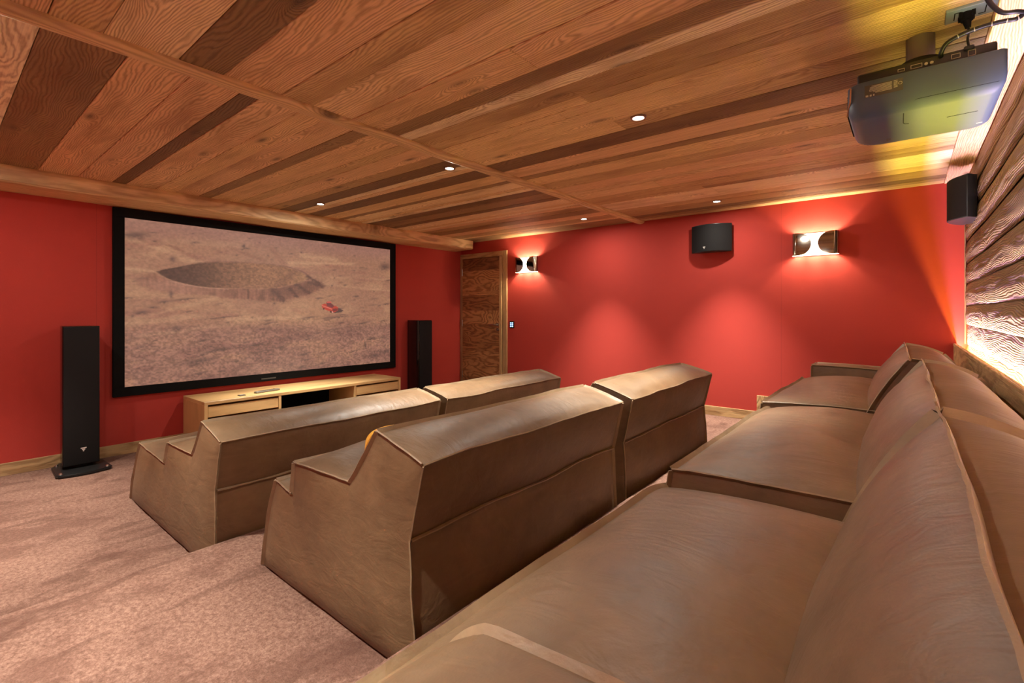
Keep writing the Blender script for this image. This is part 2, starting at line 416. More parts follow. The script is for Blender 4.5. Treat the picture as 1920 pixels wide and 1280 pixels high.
def upholster(root, prof, y0, y1, centre, parts, seams, side=('side_panel', .028), nu=10, nv=30, amp=.009, h=.013, mats=None, side_seams=None, xoff=None, zoff=None, welts=(-1, 1), cont=False):
    """prof: list of (x, z, curve, bulge) with the values for the segment that follows; closed outline.
    parts: part name per segment (None = not built); seams: outline corners carrying a raised welt across the width."""
    n = len(prof); P = [Vector((p[0], 0, p[1])) for p in prof]
    area = sum(P[i].x*P[(i+1) % n].z-P[(i+1) % n].x*P[i].z for i in range(n)); sg = 1 if area < 0 else -1
    def seg(i, u, v):
        a, b = P[i], P[(i+1) % n]; t = b-a; nr = Vector((-t.z, 0, t.x)).normalized()*sg
        w = (max(0, 4*v*(1-v)))**.55; k = 4*u*(1-u)
        p = a.lerp(b, u)+nr*(prof[i][2]*k+prof[i][3]*(k**.7)*w)
        p.y = y0+(y1-y0)*v
        # pulled-in hem: seams between panels sag and rise a little across the width
        if xoff: p.x += xoff(v)
        if zoff and i == 1: p.z += zoff(v)
        elif zoff and i == 0: p.z += zoff(v)*u
        return wob(p, amp), nr
    groups = {}
    for i in range(n):
        if parts[i]: groups.setdefault(parts[i], []).append(i)
    for name, segs in groups.items():
        vs, fs = [], []
        for i in segs:
            b0 = len(vs)
            for a in range(nu+1):
                for c in range(nv+1): vs.append(seg(i, a/nu, c/nv)[0])
            for a in range(nu):
                for c in range(nv):
                    q = b0+a*(nv+1)+c; f = (q, q+1, q+nv+2, q+nv+1); fs.append(f if sg < 0 else f[::-1])
        mesh_obj(name, vs, fs, M['lea'], root, True)
    per = [(seg(i, a/nu, v)) for i in range(n) for a in range(nu) for v in (0,)]
    for s, yy in ((-1, y0), (1, y1)):
        v = 0 if s < 0 else 1; ring = [seg(i, a/nu, v)[0] for i in range(n) for a in range(nu)]
        nr_ = 9; vs, fs = [], []; c0 = Vector((centre[0], yy, centre[1]))
        if xoff: c0.x += xoff(v)
        m = len(ring); px = np.array([[q.x, q.z] for q in ring]); A_, B_ = px, np.roll(px, -1, 0)
        def dist(q):
            t = np.clip(((q.x-A_[:, 0])*(B_-A_)[:, 0]+(q.z-A_[:, 1])*(B_-A_)[:, 1])/(((B_-A_)**2).sum(1)+1e-12), 0, 1)
            dd = np.hypot(A_[:, 0]+t*(B_-A_)[:, 0]-q.x, A_[:, 1]+t*(B_-A_)[:, 1]-q.z)+1e-4
            return float((np.sum(dd**-4.)/6)**-.25)
        for r in range(nr_):
            f = 1-r/nr_
            for p in ring:
                q = c0.lerp(p, f); d_ = dist(q) if r else 0.; q.y = p.y*f+c0.y*(1-f)+s*side[1]*(1-math.exp(-d_/.07))*1.2+mn.noise(q*5)*.006*(1-f); vs.append(q)
        vs.append(c0+Vector((0, s*side[1]*(1-math.exp(-dist(c0)/.07))*1.2, 0)))
        for r in range(nr_-1):
            for k in range(m):
                a, b = r*m+k, r*m+(k+1) % m; f = (a, b, b+m, a+m); fs.append(f if s*sg > 0 else f[::-1])
        for k in range(m):
            a, b = (nr_-1)*m+k, (nr_-1)*m+(k+1) % m; f = (a, b, len(vs)-1); fs.append(f if s*sg > 0 else f[::-1])
        mesh_obj(side[0], vs, fs, M['lea'], root, True)
    bm = bmesh.new()
    ss = side_seams if side_seams is not None else [i for i in range(n) if parts[i]]
    for s, v in ((-1, 0), (1, 1)):
        if s not in welts: continue
        run_p, run_d = [], []
        def flush():
            if len(run_p) > 1: ribbon(bm, run_p[:], run_d[:], h)
            run_p.clear(); run_d.clear()
        for i in range(n):
            if i in ss:
                for a in range(0, nu*2+1):
                    p, nr = seg(i, a/(nu*2), v)
                    if a in (0, nu*2) and run_p and (p-run_p[-1]).length < 1e-4: continue
                    run_p.append(p); run_d.append(nr*.75+Vector((0, s*.8, 0)))
                if not cont: flush()
        flush()
    for i in seams:
        pts, ds = [], []
        for c in range(nv*2+1):
            p, n1 = seg(i, 0, c/(nv*2)); n2 = seg((i-1) % n, 1, c/(nv*2))[1]
            pts.append(p); ds.append((n1+n2).normalized() if (n1+n2).length > .2 else n1)
        ribbon(bm, pts, ds, h)
    bm_obj('piping', bm, M['pipe'], root, True)

R1 = [(-3.965, 0, .015, .012), (-3.745, .405, .0, .075), (-3.255, .372, 0, .015), (-3.19, .50, .0, .05), (-2.81, .505, -.004, .012),
      (-2.672, .69, .004, .028), (-2.44, .632, 0, .020), (-2.490, .41, .004, .022), (-2.505, 0, 0, 0)]
R2 = [(-2.10, .166, .015, .012), (-1.975, .548, .0, .02), (-1.84, .53, 0, .008), (-1.826, .65, .0, .075), (-1.444, .66, -.004, .015),
      (-1.287, .855, .004, .028), (-1.075, .795, 0, .022), (-1.133, .565, .004, .026), (-1.105, .166, 0, 0)]
PARTS = ['footrest', 'footrest', 'footrest', 'seat', 'backrest', 'backrest', 'back_panel', 'back_panel', None]
def lounge(prof, y0, y1, label, group, cz):
    x0 = sum(p[0] for p in prof)/len(prof); z0 = prof[0][1]
    r = thing('lounge_sofa', label, 'sofa', (x0, (y0+y1)/2, z0), group)
    upholster(r, prof, y0, y1, cz, PARTS, [1, 3, 5, 6, 7])
    hug(r)
lounge(R1, .863, 2.20, 'brown leather lounge sofa in the front row, its long footrest toward the low oak console', 'sofas of the front row', (-2.93, .13))
lounge(R1, 2.275, 3.66, 'brown leather lounge sofa in the front row, the one on the door side', 'sofas of the front row', (-2.93, .13))
lounge(R2, .905, 2.15, 'brown leather lounge sofa in the middle row, nearest to the left aisle', 'sofas of the middle row', (-1.52, .30))
lounge(R2, 2.27, 3.53, 'brown leather lounge sofa in the middle row, beside the red side wall', 'sofas of the middle row', (-1.52, .30))

def rear(y0, y1, label, arm=None, dx=0., seat_top=.745, xo=None):
    r = thing('sectional_sofa', label, 'sofa', (-.2, (y0+y1)/2, ZT3), 'modules of the long rear sofa')
    st = seat_top
    sp = [(-.60+dx, ZT3, .006, .03), (-.552+dx, st, .010, .045), (-.02+dx, st+.005, 0, 0), (-.02, ZT3+.02, 0, 0)]
    upholster(r, sp, y0, y1, (-.3, .52), ['seat', 'seat', None, None], [1], side=('seat_side', .012), nv=44, amp=.007, h=.014, welts=(-1,), zoff=lambda v: -.024*max(0, (v-.86)/.14)**2)
    bp = [(-.125+dx, .66, .018, .045), (.060+dx, 1.008, .010, .022), (.235+dx*.6, .95, .008, .006), (.281, .84, 0, 0), (.281, ZT3+.02, 0, 0), (-.03, ZT3+.02, 0, 0)]
    upholster(r, bp, y0+.004, y1-.004, (.12, .66), ['backrest', 'backrest', 'backrest', None, None, None], [1], side=('backrest_side', .014), nv=44, amp=.007, h=.021, xoff=xo)
    if arm == 'far':
        ap = [(-.56, ZT3, .0, .004), (-.553, .825, .004, .014), (-.10, .815, 0, 0), (-.10, ZT3+.02, 0, 0)]
        upholster(r, ap, y1+.006, y1+.25, (-.33, .55), ['armrest', 'armrest', None, None], [1], side=('armrest_side', .012), nv=12, amp=.003)
    if arm == 'near':
        ap = [(-.53, .69, .018, .016), (-.425, .815, .004, .014), (-.06, .84, 0, 0), (-.06, .66, 0, 0)]
        upholster(r, ap, y0, y0+.30, (-.28, .72), ['armrest', 'armrest', None, None], [], side=('armrest_side', .010), nv=16, amp=.003, side_seams=[0, 1], h=.011, welts=(1,), cont=True)
    hug(r)
rear(.165, 1.405, 'nearest module of the long rear leather sofa, armrest at its near end', 'near', seat_top=.735)
rear(1.445, 2.83, 'middle module of the long rear leather sofa, between the two armrest modules', seat_top=.75)
rear(2.865, 4.27, 'farthest module of the long rear leather sofa, armrest toward the red wall', 'far', dx=-.045, xo=lambda v: -.02*v)

# mustard cushion peeping round the backrest
def cushion():
    bm = bmesh.new(); n = 14; c = Vector((-1.425, 1.045, .784)); rows = []
    # soft pillow leaning on the backrest: u across Y, v up the slope
    up = Vector((.40, 0, .62)).normalized(); yy = Vector((0, 1, 0)); nn = up.cross(yy).normalized()
    if nn.z < 0: nn = -nn
    for s in (1, -1):
        g = []
        for i in range(n+1):
            row = []
            for j in range(n+1):
                u, v = i/n*2-1, j/n*2-1
                th = .045*(max(0, (1-u*u)*(1-v*v)))**.45*s
                px, pv = u*(1-.06*v*v), v*(1-.06*u*u)
                row.append(bm.verts.new(c+yy*px*.09+up*pv*.045+nn*th))
            g.append(row)
        rows.append(g)
        for i in range(n):
            for j in range(n):
                q = (g[i][j], g[i+1][j], g[i+1][j+1], g[i][j+1]); bm.faces.new(q if s > 0 else q[::-1])
    bmesh.ops.remove_doubles(bm, verts=bm.verts, dist=.0005)
    tag(bm_obj('cushion', bm, M['amber'], None, True), 'mustard yellow cushion leaning on the backrest of the nearest middle row sofa', 'cushion')
cushion()

# ------------------------------------------------------------- screen with its projected picture
def fbm(h, w, sy, sx, octv, seed, rough=.55):
    rs = np.random.RandomState(seed); out = np.zeros((h, w)); a = 1.; tot = 0
    for o in range(octv):
        gy, gx = int(sy*2**o)+2, int(sx*2**o)+2; g = rs.rand(gy, gx)
        y = np.linspace(0, gy-1.001, h); x = np.linspace(0, gx-1.001, w)
        y0, x0 = y.astype(int), x.astype(int); fy, fx = y-y0, x-x0
        fy = (fy*fy*(3-2*fy))[:, None]; fx = (fx*fx*(3-2*fx))[None, :]
        A = g[y0][:, x0]; B = g[y0][:, x0+1]; D = g[y0+1][:, x0]; E = g[y0+1][:, x0+1]
        out += a*((A*(1-fx)+B*fx)*(1-fy)+(D*(1-fx)+E*fx)*fy); tot += a; a *= rough
    return out/tot
def picture(w, h):
    Y, X = np.mgrid[0:h, 0:w]; u = X/(w-1); v = Y/(h-1)          # v from the top, colours in display values
    a = fbm(h, w, 4, 4, 5, 1, .6); b = fbm(h, w, 30, 6, 4, 2, .6); c = fbm(h, w, 110, 150, 2, 3, .6); d = fbm(h, w, 14, 8, 5, 4, .6)
    A = lambda *t: np.array(t)/255.
    def over(col, m, tone): m = np.clip(m, 0, 1)[..., None]; return col*(1-m)+tone*m
    sm = lambda x: np.clip(x, 0, 1)**2*(3-2*np.clip(x, 0, 1))
    col = np.zeros((h, w, 3)); col[:] = A(168, 119, 84)
    col = over(col, sm((a-.42)*4)*.7, A(184, 134, 90)); col = over(col, sm((b-.5)*4)*.55, A(158, 105, 78))
    col = over(col, sm((d-.55)*6)*.45*(v < .6), A(196, 148, 100))
    col = over(col, sm((.16-v)*7)*.6, A(158, 112, 92)); col = over(col, sm((v-.60)*9)*.8, A(153, 107, 82))
    col = over(col, sm((v-.58)*5)*sm((d-.52)*6)*.55, A(126, 84, 66)); col = over(col, sm((v-.62)*5)*sm((.46-d)*7)*.6, A(176, 126, 88))
    # streaks of pale track around the mound
    for (x0, y0, x1, y1, wd, k) in ((.0, .12, .22, .24, .012, .5), (.52, .19, .80, .16, .012, .7), (.58, .13, .72, .14, .02, .7), (.0, .30, .09, .31, .006, .7), (.68, .34, 1., .37, .008, .4), (.03, .60, .26, .46, .012, .5),
                                  (.0, .63, .2, .58, .02, .5), (.30, .605, .56, .60, .010, .7), (.50, .55, .60, .62, .02, .45), (.05, .70, .35, .63, .012, .35), (.70, .28, .98, .27, .006, .5), (.30, .12, .42, .19, .01, -.4), (.45, .10, .5, .2, .01, -.35), (.12, .14, .2, .21, .008, -.5)):
        t = np.clip(((u-x0)*(x1-x0)+(v-y0)*(y1-y0))/((x1-x0)**2+(y1-y0)**2), 0, 1)
        dd = np.hypot((u-x0-t*(x1-x0))*1.0, v-y0-t*(y1-y0))+(b-.5)*.02
        col = over(col, np.exp(-(dd/wd)**2)*abs(k), A(200, 152, 104) if k > 0 else A(140, 90, 66))
    def blob(pts, cx, cy):
        P_ = [((x-cx), (y-cy)*2) for x, y in pts]; an = np.array([math.atan2(y, x) for x, y in P_]); rr = np.array([math.hypot(x, y) for x, y in P_])
        o = np.argsort(an); an, rr = an[o], rr[o]; an = np.concatenate([an-2*math.pi, an, an+2*math.pi]); rr = np.tile(rr, 3)
        th = np.arctan2((v-cy)*2, u-cx); return np.hypot(u-cx, (v-cy)*2)/np.interp(th, an, rr), th
    rim, th = blob([(.03, .345), (.075, .295), (.20, .225), (.38, .20), (.5, .205), (.59, .245), (.672, .352), (.58, .445), (.49, .485), (.366, .475), (.226, .448), (.121, .44), (.05, .41)], .35, .33)
    bowl, tb = blob([(.08, .308), (.141, .273), (.204, .239), (.294, .219), (.391, .214), (.497, .219), (.572, .253), (.60, .29), (.585, .320), (.526, .356), (.449, .388), (.346, .393), (.208, .392), (.141, .368), (.105, .344)], .35, .31)
    rag = (fbm(h, w, 40, 60, 3, 9)-.5)
    slope = sm((1.03-rim+rag*.12)*7)*sm((bowl-.99)*30)*sm((v-.29)*14)
    st = fbm(h, w, 10, 130, 2, 12)
    col = over(col, slope*.85, (A(140, 92, 66)*(.72+.55*st[..., None])))
    lit = slope*sm((.35-u)*5)*sm((v-.33)*20); col = over(col, lit*.5, A(186, 134, 100))
    dk = slope*sm((u-.40)*9)*sm((.47-v)*14); col = over(col, dk*.5*sm((st-.3)*4), A(104, 66, 50))
    m = sm((1-bowl+rag*.03)*22)
    inner = A(152, 104, 68)*(.86+.28*c[..., None])
    inner = over(inner+0*col, sm((.42-u)*3.2)*(.9), A(80, 54, 42)*(.85+.3*c[..., None]))
    inner = over(inner, sm((u-.50)*9)*.75, A(178, 130, 84)); inner = over(inner, np.exp(-(((u-.515)-(v-.3)*-.55)/.022)**2)*.4, A(116, 76, 54))
    inner = over(inner, sm((v-.33)*14)*sm((u-.22)*6)*.35, A(172, 118, 82))
    col = over(col, m, inner)
    col = over(col, np.exp(-((bowl-1.015)/.022)**2)*(v < .31)*sm((u-.1)*8)*.55, A(112, 74, 56))
    col = over(col, np.exp(-((bowl-1.03)/.03)**2)*(v > .36)*(u < .3)*.5, A(196, 146, 112))
    for x0, y0, x1, y1, wd in ((.457, .398, .497, .472, .013), (.595, .285, .645, .335, .010), (.55, .35, .60, .41, .010), (.52, .38, .55, .44, .008), (.60, .33, .66, .355, .012)):
        t = np.clip(((u-x0)*(x1-x0)+(v-y0)*(y1-y0))/((x1-x0)**2+(y1-y0)**2), 0, 1)
        col = over(col, np.exp(-((np.hypot(u-x0-t*(x1-x0), v-y0-t*(y1-y0))+(c-.5)*.008)/wd)**2)*.7, A(88, 58, 46))
    rs = np.random.RandomState(5); dark = A(98, 72, 58)
    for _ in range(170):
        cx, cy = rs.rand(), .03+.95*rs.rand()
        if .05 < cx < .68 and .18 < cy < .48: continue
        L = .004+.022*rs.rand()**2*(.4+cy); k = .003+.005*rs.rand()*(.4+cy)
        mm = np.exp(-((u-cx)/L)**2-((v-cy+.25*(u-cx)+(c-.5)*.01)/k)**2); col = over(col, mm*(.35+.4*rs.rand()), dark)
    for cx, cy, L, k in ((.129, .226, .008, .016), (.125, .445, .007, .022), (.166, .475, .03, .006), (.105, .495, .015, .008), (.862, .647, .032, .007), (.914, .931, .025, .014), (.976, .486, .018, .007), (.899, .783, .022, .012),
                         (.645, .450, .016, .006), (.045, .56, .018, .010), (.138, .66, .014, .014), (.417, .678, .024, .006), (.865, .84, .006, .026), (.396, .788, .03, .006), (.271, .809, .04, .010), (.208, .876, .05, .014),
                         (.818, .425, .015, .007), (.361, .114, .01, .006), (.352, .10, .004, .015), (.195, .109, .012, .006), (.271, .594, .06, .003), (.72, .60, .05, .006), (.03, .10, .03, .02), (.6, .60, .03, .008), (.97, .16, .03, .03), (.98, .90, .02, .012)):
        col = over(col, np.exp(-((u-cx)/L)**2-((v-cy+.22*(u-cx)+(c-.5)*.012)/k)**2)*.78, dark)
    col *= 1+np.clip((c-.5)*1.5, -.4, .4)[..., None]*(.16+.22*sm((v-.55)*5))[..., None]
    def put(pts, c_):
        m = np.ones((h, w), bool); n = len(pts)
        for i in range(n):
            (x0, y0), (x1, y1) = pts[i], pts[(i+1) % n]; m &= ((x1-x0)*(v-y0)-(y1-y0)*(u-x0)) >= 0
        col[m] = A(*c_)
    put([(.706, .548), (.728, .520), (.757, .545), (.745, .558), (.712, .566)], (92, 66, 54))
    put([(.655, .500), (.668, .490), (.722, .510), (.731, .520), (.729, .545), (.712, .560), (.698, .556), (.660, .528)], (196, 66, 44))
    put([(.655, .500), (.702, .530), (.702, .538), (.656, .508)], (232, 118, 88))
    put([(.676, .480), (.694, .478), (.712, .508), (.704, .524), (.679, .510)], (122, 56, 52))
    put([(.676, .478), (.688, .470), (.702, .478), (.696, .484), (.680, .486)], (212, 92, 72))
    put([(.705, .530), (.729, .526), (.727, .545), (.707, .554)], (130, 50, 44))
    put([(.663, .522), (.668, .524), (.667, .540), (.662, .536)], (86, 44, 36)); put([(.694, .545), (.701, .548), (.700, .566), (.693, .560)], (86, 44, 36)); put([(.702, .548), (.708, .556), (.705, .564), (.701, .560)], (240, 170, 140))
    col = np.clip(col*np.array([.98, .97, 1.08]), 0, 1)
    return np.where(col < .04045, col/12.92, ((col+.055)/1.055)**2.4)
def screen():
    r = thing('projection_screen', 'large black framed projection screen showing a desert crater and a small red truck', 'screen', (XF, 2.48, .503))
    y0, y1, z0, z1 = 1.014, 3.952, .503, 2.135; f = .080; x0, x1 = XF+.001, XF+.035
    bm = bmesh.new()
    for lo, hi in (((x0, y0, z0), (x1, y1, z0+f)), ((x0, y0, z1-f), (x1, y1, z1)), ((x0, y0, z0+f), (x1, y0+f, z1-f)), ((x0, y1-f, z0+f), (x1, y1, z1-f))): add_box(bm, lo, hi, .002, 1)
    bm_obj('frame', bm, M['black'], r)
    w, h = 620, 340; img = picture(w, h); a0, a1, b0, b1 = y0+f-.004, y1-f+.004, z0+f-.004, z1-f+.004
    yy = np.linspace(a0, a1, w); zz = np.linspace(b1, b0, h)
    vs = np.zeros((h, w, 3)); vs[..., 0] = XF+.018; vs[..., 1] = yy[None, :]; vs[..., 2] = zz[:, None]
    idx = np.arange(h*w).reshape(h, w); F = np.stack([idx[:-1, :-1], idx[1:, :-1], idx[1:, 1:], idx[:-1, 1:]], -1).reshape(-1, 4)
    me = bpy.data.meshes.new('screen_cloth'); me.from_pydata(vs.reshape(-1, 3).tolist(), [], F.tolist()); me.update()
    at = me.attributes.new('picture', 'FLOAT_COLOR', 'POINT'); rgba = np.ones((h*w, 4)); rgba[:, :3] = img.reshape(-1, 3)
    at.data.foreach_set('color', rgba.reshape(-1))
    n = N('projected_picture'); c = n.attr('picture', 'Color')
    me.materials.append(n.fin(Base_Color=(.05, .05, .05, 1), Roughness=.8, Emission_Color=c, Emission_Strength=SCREEN))
    link(bpy.data.objects.new('screen_cloth', me), r)
    box('badge', (x1, 2.235, z0+.022), (x1+.001, 2.385, z0+.036), plain('badge_grey', (.05, .05, .045), .5), r)
    hug(r)
SCREEN = .50
screen()

# ------------------------------------------------------------- console and what lies on it
CX0, CX1, CY0, CY1, CH = -5.235, -4.70, 1.53, 3.62, .452
def console():
    r = thing('media_console', 'low light oak media console below the screen, drawers at both ends', 'console', ((CX0+CX1)/2, (CY0+CY1)/2, 0))
    b = Boards(); th = .028
    b.add((CX0, CY0, CH-th), (CX1, CY1, CH), 1, .8, .0015); b.add((CX0, CY0, 0), (CX1, CY0+th, CH-th), 2, .2, .0015)
    b.add((CX0, CY1-th, 0), (CX1, CY1, CH-th), 2, .4, .0015); b.add((CX0, CY0+th, .03), (CX1-.01, CY1-th, .055), 1, .5)
    dl, dr = CY0+.64, CY1-.60
    b.add((CX0, dl, .055), (CX1-.002, dl+.025, CH-th), 2, .4, .001); b.add((CX0, dr-.025, .055), (CX1-.002, dr, CH-th), 2, .3, .001)
    b.build('carcass', M['oak'], r)
    box('back_board', (CX0, CY0+th, .055), (CX0+.01, CY1-th, CH-th), M['black'], r)
    for a, c in ((CY0+th+.004, dl-.003), (dr+.003, CY1-th-.004)):
        for z0, z1 in ((.315, .405), (.19, .295), (.062, .17)):
            board('drawer', (CX0+.05, a, z0), (CX1-.006, c, z1), 1, M['oak'], r, tint=random.random(), ch=.0015)
    hug(r)
    t = thing('media_receiver', 'black media receiver inside the open middle bay of the oak console', 'receiver', (-4.95, 2.55, .055))
    box('case', (-5.15, 2.32, .062), (-4.78, 2.76, .21), M['satin'], t, .004)
    for y in (2.36, 2.72):
        bm = bmesh.new(); add_cyl(bm, (-4.95, y, .055), (-4.95, y, .063), .018); bm_obj('foot', bm, M['black'], t, True)
    bm = bmesh.new(); add_cyl(bm, (-4.78, 2.70, .14), (-4.765, 2.70, .14), .022); bm_obj('knob', bm, M['satin'], t, True)
    box('display', (-4.781, 2.42, .12), (-4.779, 2.58, .16), M['gloss'], t); hug(t)
    t = thing('remote_control', 'slim grey remote control lying on the oak console', 'remote', (-4.86, 2.15, CH))
    o = box('body', (-.022, -.125, 0), (.022, .125, .018), plain('remote_grey', (.13, .115, .09), .4), t, .006)
    b2 = bmesh.new()
    for j in range(9):
        for i in (-1, 0, 1): add_box(b2, (i*.011-.003, -.09+j*.02, .018), (i*.011+.003, -.082+j*.02, .0195))
    bm_obj('buttons', b2, M['black'], t); t.rotation_euler = (0, 0, .18); t.location = (-4.86, 2.13, CH)
    t = thing('small_remote', 'small dark square remote lying on the oak console left of the grey remote', 'remote', (-4.82, 1.88, CH))
    box('body', (-.028, -.028, 0), (.028, .028, .008), plain('remote_dark', (.05, .045, .035), .4), t, .003)
    b2 = bmesh.new(); add_box(b2, (-.018, -.018, .008), (.0, .016, .009)); bm_obj('keypad', b2, M['ink'], t)
console()

# ------------------------------------------------------------- tower speakers
def tri_mark(bm, x, y, z, s):
    for k, (w, dz) in enumerate(((1, 0), (.55, -.32), (.22, -.64))):
        add_box(bm, (x, y-s*w/2, z+dz*s), (x+.0012, y+s*w/2, z+(dz+.22)*s))
def tower(yc, label):
    r = thing('tower_speaker', label, 'speaker', (0, 0, 0), 'tower speakers')
    yw = .109; xf = -4.965; xb = -5.245
    def cab(x0, x1, z0, z1, taper=.02):
        bm = bmesh.new(); add_prism(bm, [(x1, -yw), (x1, yw), (x1-.05, yw), (x0, yw-taper), (x0, -yw+taper), (x1-.05, -yw)], 2, z0, z1)
        bmesh.ops.bevel(bm, geom=[e for e in bm.edges], offset=.003, segments=1, affect='EDGES'); return bm
    bm_obj('cabinet', cab(xb, xf-.012, .045, 1.125), M['gloss'], r, True)
    box('grille', (xf-.012, -yw+.003, .05), (xf, yw-.003, 1.118), M['grille'], r, .005)
    bm = bmesh.new(); tri_mark(bm, xf, .01, .172, .034); bm_obj('maker_mark', bm, M['logo'], r)
    bm = bmesh.new(); add_cyl(bm, (-5.10, 0, .024), (-5.10, 0, .046), .09); bm_obj('plinth', bm, M['satin'], r, True)
    poly = [(xb-.0, -.10), (-5.13, -.155), (-4.86, -.165), (-4.83, -.15), (-4.805, -.05), (-4.80, 0), (-4.805, .05), (-4.83, .15), (-4.86, .165), (-5.13, .155), (xb, .10)]
    bm = bmesh.new(); add_prism(bm, poly, 2, .006, .026); bmesh.ops.bevel(bm, geom=[e for e in bm.edges], offset=.004, segments=2, affect='EDGES')
    bm_obj('base_plate', bm, M['satin'], r, True)
    for x, y in ((-4.87, -.135), (-4.87, .135), (-5.16, -.12), (-5.16, .12)):
        bm = bmesh.new(); add_cyl(bm, (x, y, 0), (x, y, .032), .008, n=12); add_cyl(bm, (x, y, .026), (x, y, .036), .012, .009, 16); bm_obj('spike', bm, M['steel'], r, True)
    r.location = (0, yc, 0)
    return r
tower(.772, 'black floor standing tower speaker left of the screen')
tower(4.242, 'black floor standing tower speaker between the screen and the door')

# ------------------------------------------------------------- surround speakers
def surround(label):
    """built with its back on local y=0, front bulging toward -y"""
    r = thing('surround_speaker', label, 'speaker', (0, 0, 0), 'wall mounted surround speakers')
    w = .20; z0, z1 = -.14, .14
    arc = [(-w+2*w*i/16, -.062-.085*(1-((i-8)/8)**2)) for i in range(17)]
    bm = bmesh.new(); add_prism(bm, arc+[(w-.002, -.055), (.135, -.012), (-.135, -.012), (-w+.002, -.055)], 2, z0, z1)
    bmesh.ops.bevel(bm, geom=[e for e in bm.edges if e.calc_face_angle(0) > .6], offset=.003, segments=2, affect='EDGES')
    bm_obj('cabinet', bm, M['satin'], r, True)
    arc2 = [(x*.975, y-.006) for x, y in arc]; bm = bmesh.new(); add_prism(bm, arc2+[(x*.975, y+.002) for x, y in arc][::-1], 2, z0+.006, z1-.006)
    bm_obj('grille', bm, M['grille'], r, True)
    bm = bmesh.new(); add_box(bm, (-.05, -.014, -.06), (.05, 0, .06)); bm_obj('bracket', bm, M['satin'], r)
    return r
s = surround('black surround speaker high on the red wall between the two sconces')
s.location = (-1.557, YR, 1.992)
bm = bmesh.new()
for w_, dz in ((1, 0), (.5, -.35), (.2, -.7)): add_box(bm, (-.045-.012*w_, -.1515, -.095+dz*.022), (-.045+.012*w_, -.1495, -.095+(dz+.26)*.022))
bm_obj('maker_mark', bm, M['logo'], s)
s2 = copy_tree(s); s2['label'] = 'black surround speaker mounted on the rough timber back wall below the projector'
s2.location = (.368, 4.495, 1.995); s2.rotation_euler = (0, 0, -PI/2)
for ch in [x for x in bpy.data.objects if x.parent == s2 and x.name.startswith('maker_mark')]: bpy.data.objects.remove(ch)

# ------------------------------------------------------------- sconces
def sconce(label):
    r = thing('wall_sconce', label, 'wall lamp', (0, 0, 0), 'chrome wall sconces')
    H = .103; W = .183; R = .038; D = .084
    def surf(off):
        vs, fs = [], []; ns, nz = 34, 24
        def pt(s, zz, side):
            q = zz/H; xe = .128-.103*math.sqrt(max(0, 1-q*q))
            L1 = W-R; L2 = PI*R; L3 = (W-R)-xe
            # path: centre of the back plate -> round the end -> forward flap toward the middle
            if s < .34: x = L1*s/.34; y = -.004; nx, ny = 0, 1
            elif s < .67:
                a = (s-.34)/.33*PI; hr = (D-.004)/2
                x = L1+math.sin(a)*R; y = -.004-hr+hr*math.cos(a); nx, ny = math.sin(a), math.cos(a)
            else:
                x = L1-L3*(s-.67)/.33; y = -D; nx, ny = 0, -1
            return (side*(x+nx*off), y+ny*off, zz)
        for side in (-1, 1):
            b0 = len(vs)
            for i in range(ns+1):
                for j in range(nz+1): vs.append(pt(i/ns, -H+2*H*j/nz, side))
            for i in range(ns):
                for j in range(nz):
                    q = b0+i*(nz+1)+j; f = (q, q+1, q+nz+2, q+nz+1); fs.append(f if side > 0 else f[::-1])
        return vs, fs
    v, f = surf(0); mesh_obj('metal_shell', v, [q[::-1] for q in f], M['chrome'], r, True)
    v, f = surf(-.0018); mesh_obj('white_lining', v, f, M['white'], r, True)
    for sx in (-1, 1):
        bm = bmesh.new(); add_cyl(bm, (sx*.078, -.044, -.035), (sx*.078, -.044, .03), .008, n=12); add_cyl(bm, (sx*.078, -.044, .03), (sx*.078, -.044, .038), .008, .003, 12)
        bm_obj('bulb', bm, M['bulb'], r, True)
        bm = bmesh.new(); add_box(bm, (sx*.078-.01, -.044-.01, -.06), (sx*.078+.01, -.006, -.035)); bm_obj('socket', bm, M['white'], r)
        L = bpy.data.lights.new('sconce_light', 'POINT'); L.energy = SC_W; L.color = (1, .80, .54); L.shadow_soft_size = .014
        lo = bpy.data.objects.new('sconce_light', L); lo.location = (sx*.078, -.062, 0); link(lo, r)
    return r
SC_W = 11.
s = sconce('lit chrome wall sconce on the red wall next to the timber door'); s.location = (-3.976, YR, 1.876)
s = copy_tree(s); s['label'] = 'lit chrome wall sconce on the red wall right of the surround speaker'; s.location = (-.647, YR, 1.86)
# the same pair on the opposite wall, outside the view
s = copy_tree(s); s['label'] = 'chrome wall sconce on the left wall near the screen'; s.location = (-3.976, YL, 1.876); s.rotation_euler = (0, 0, PI)
s = copy_tree(s); s['label'] = 'chrome wall sconce on the left wall near the timber back wall'; s.location = (-.647, YL, 1.876); s.rotation_euler = (0, 0, PI)

# ------------------------------------------------------------- keypad
r = thing('wall_keypad', 'small black keypad with six glowing blue buttons beside the door frame', 'keypad', (-4.262, YR, 1.06))
box('plate', (-.040, -.012, -.048), (.040, 0, .048), M['gloss'], r, .002)
for i in range(2):
    for j in range(3): box('button', (-.026+i*.03, -.0135, -.032+j*.024), (-.006+i*.03, -.0115, -.018+j*.024), M['blue'], r)

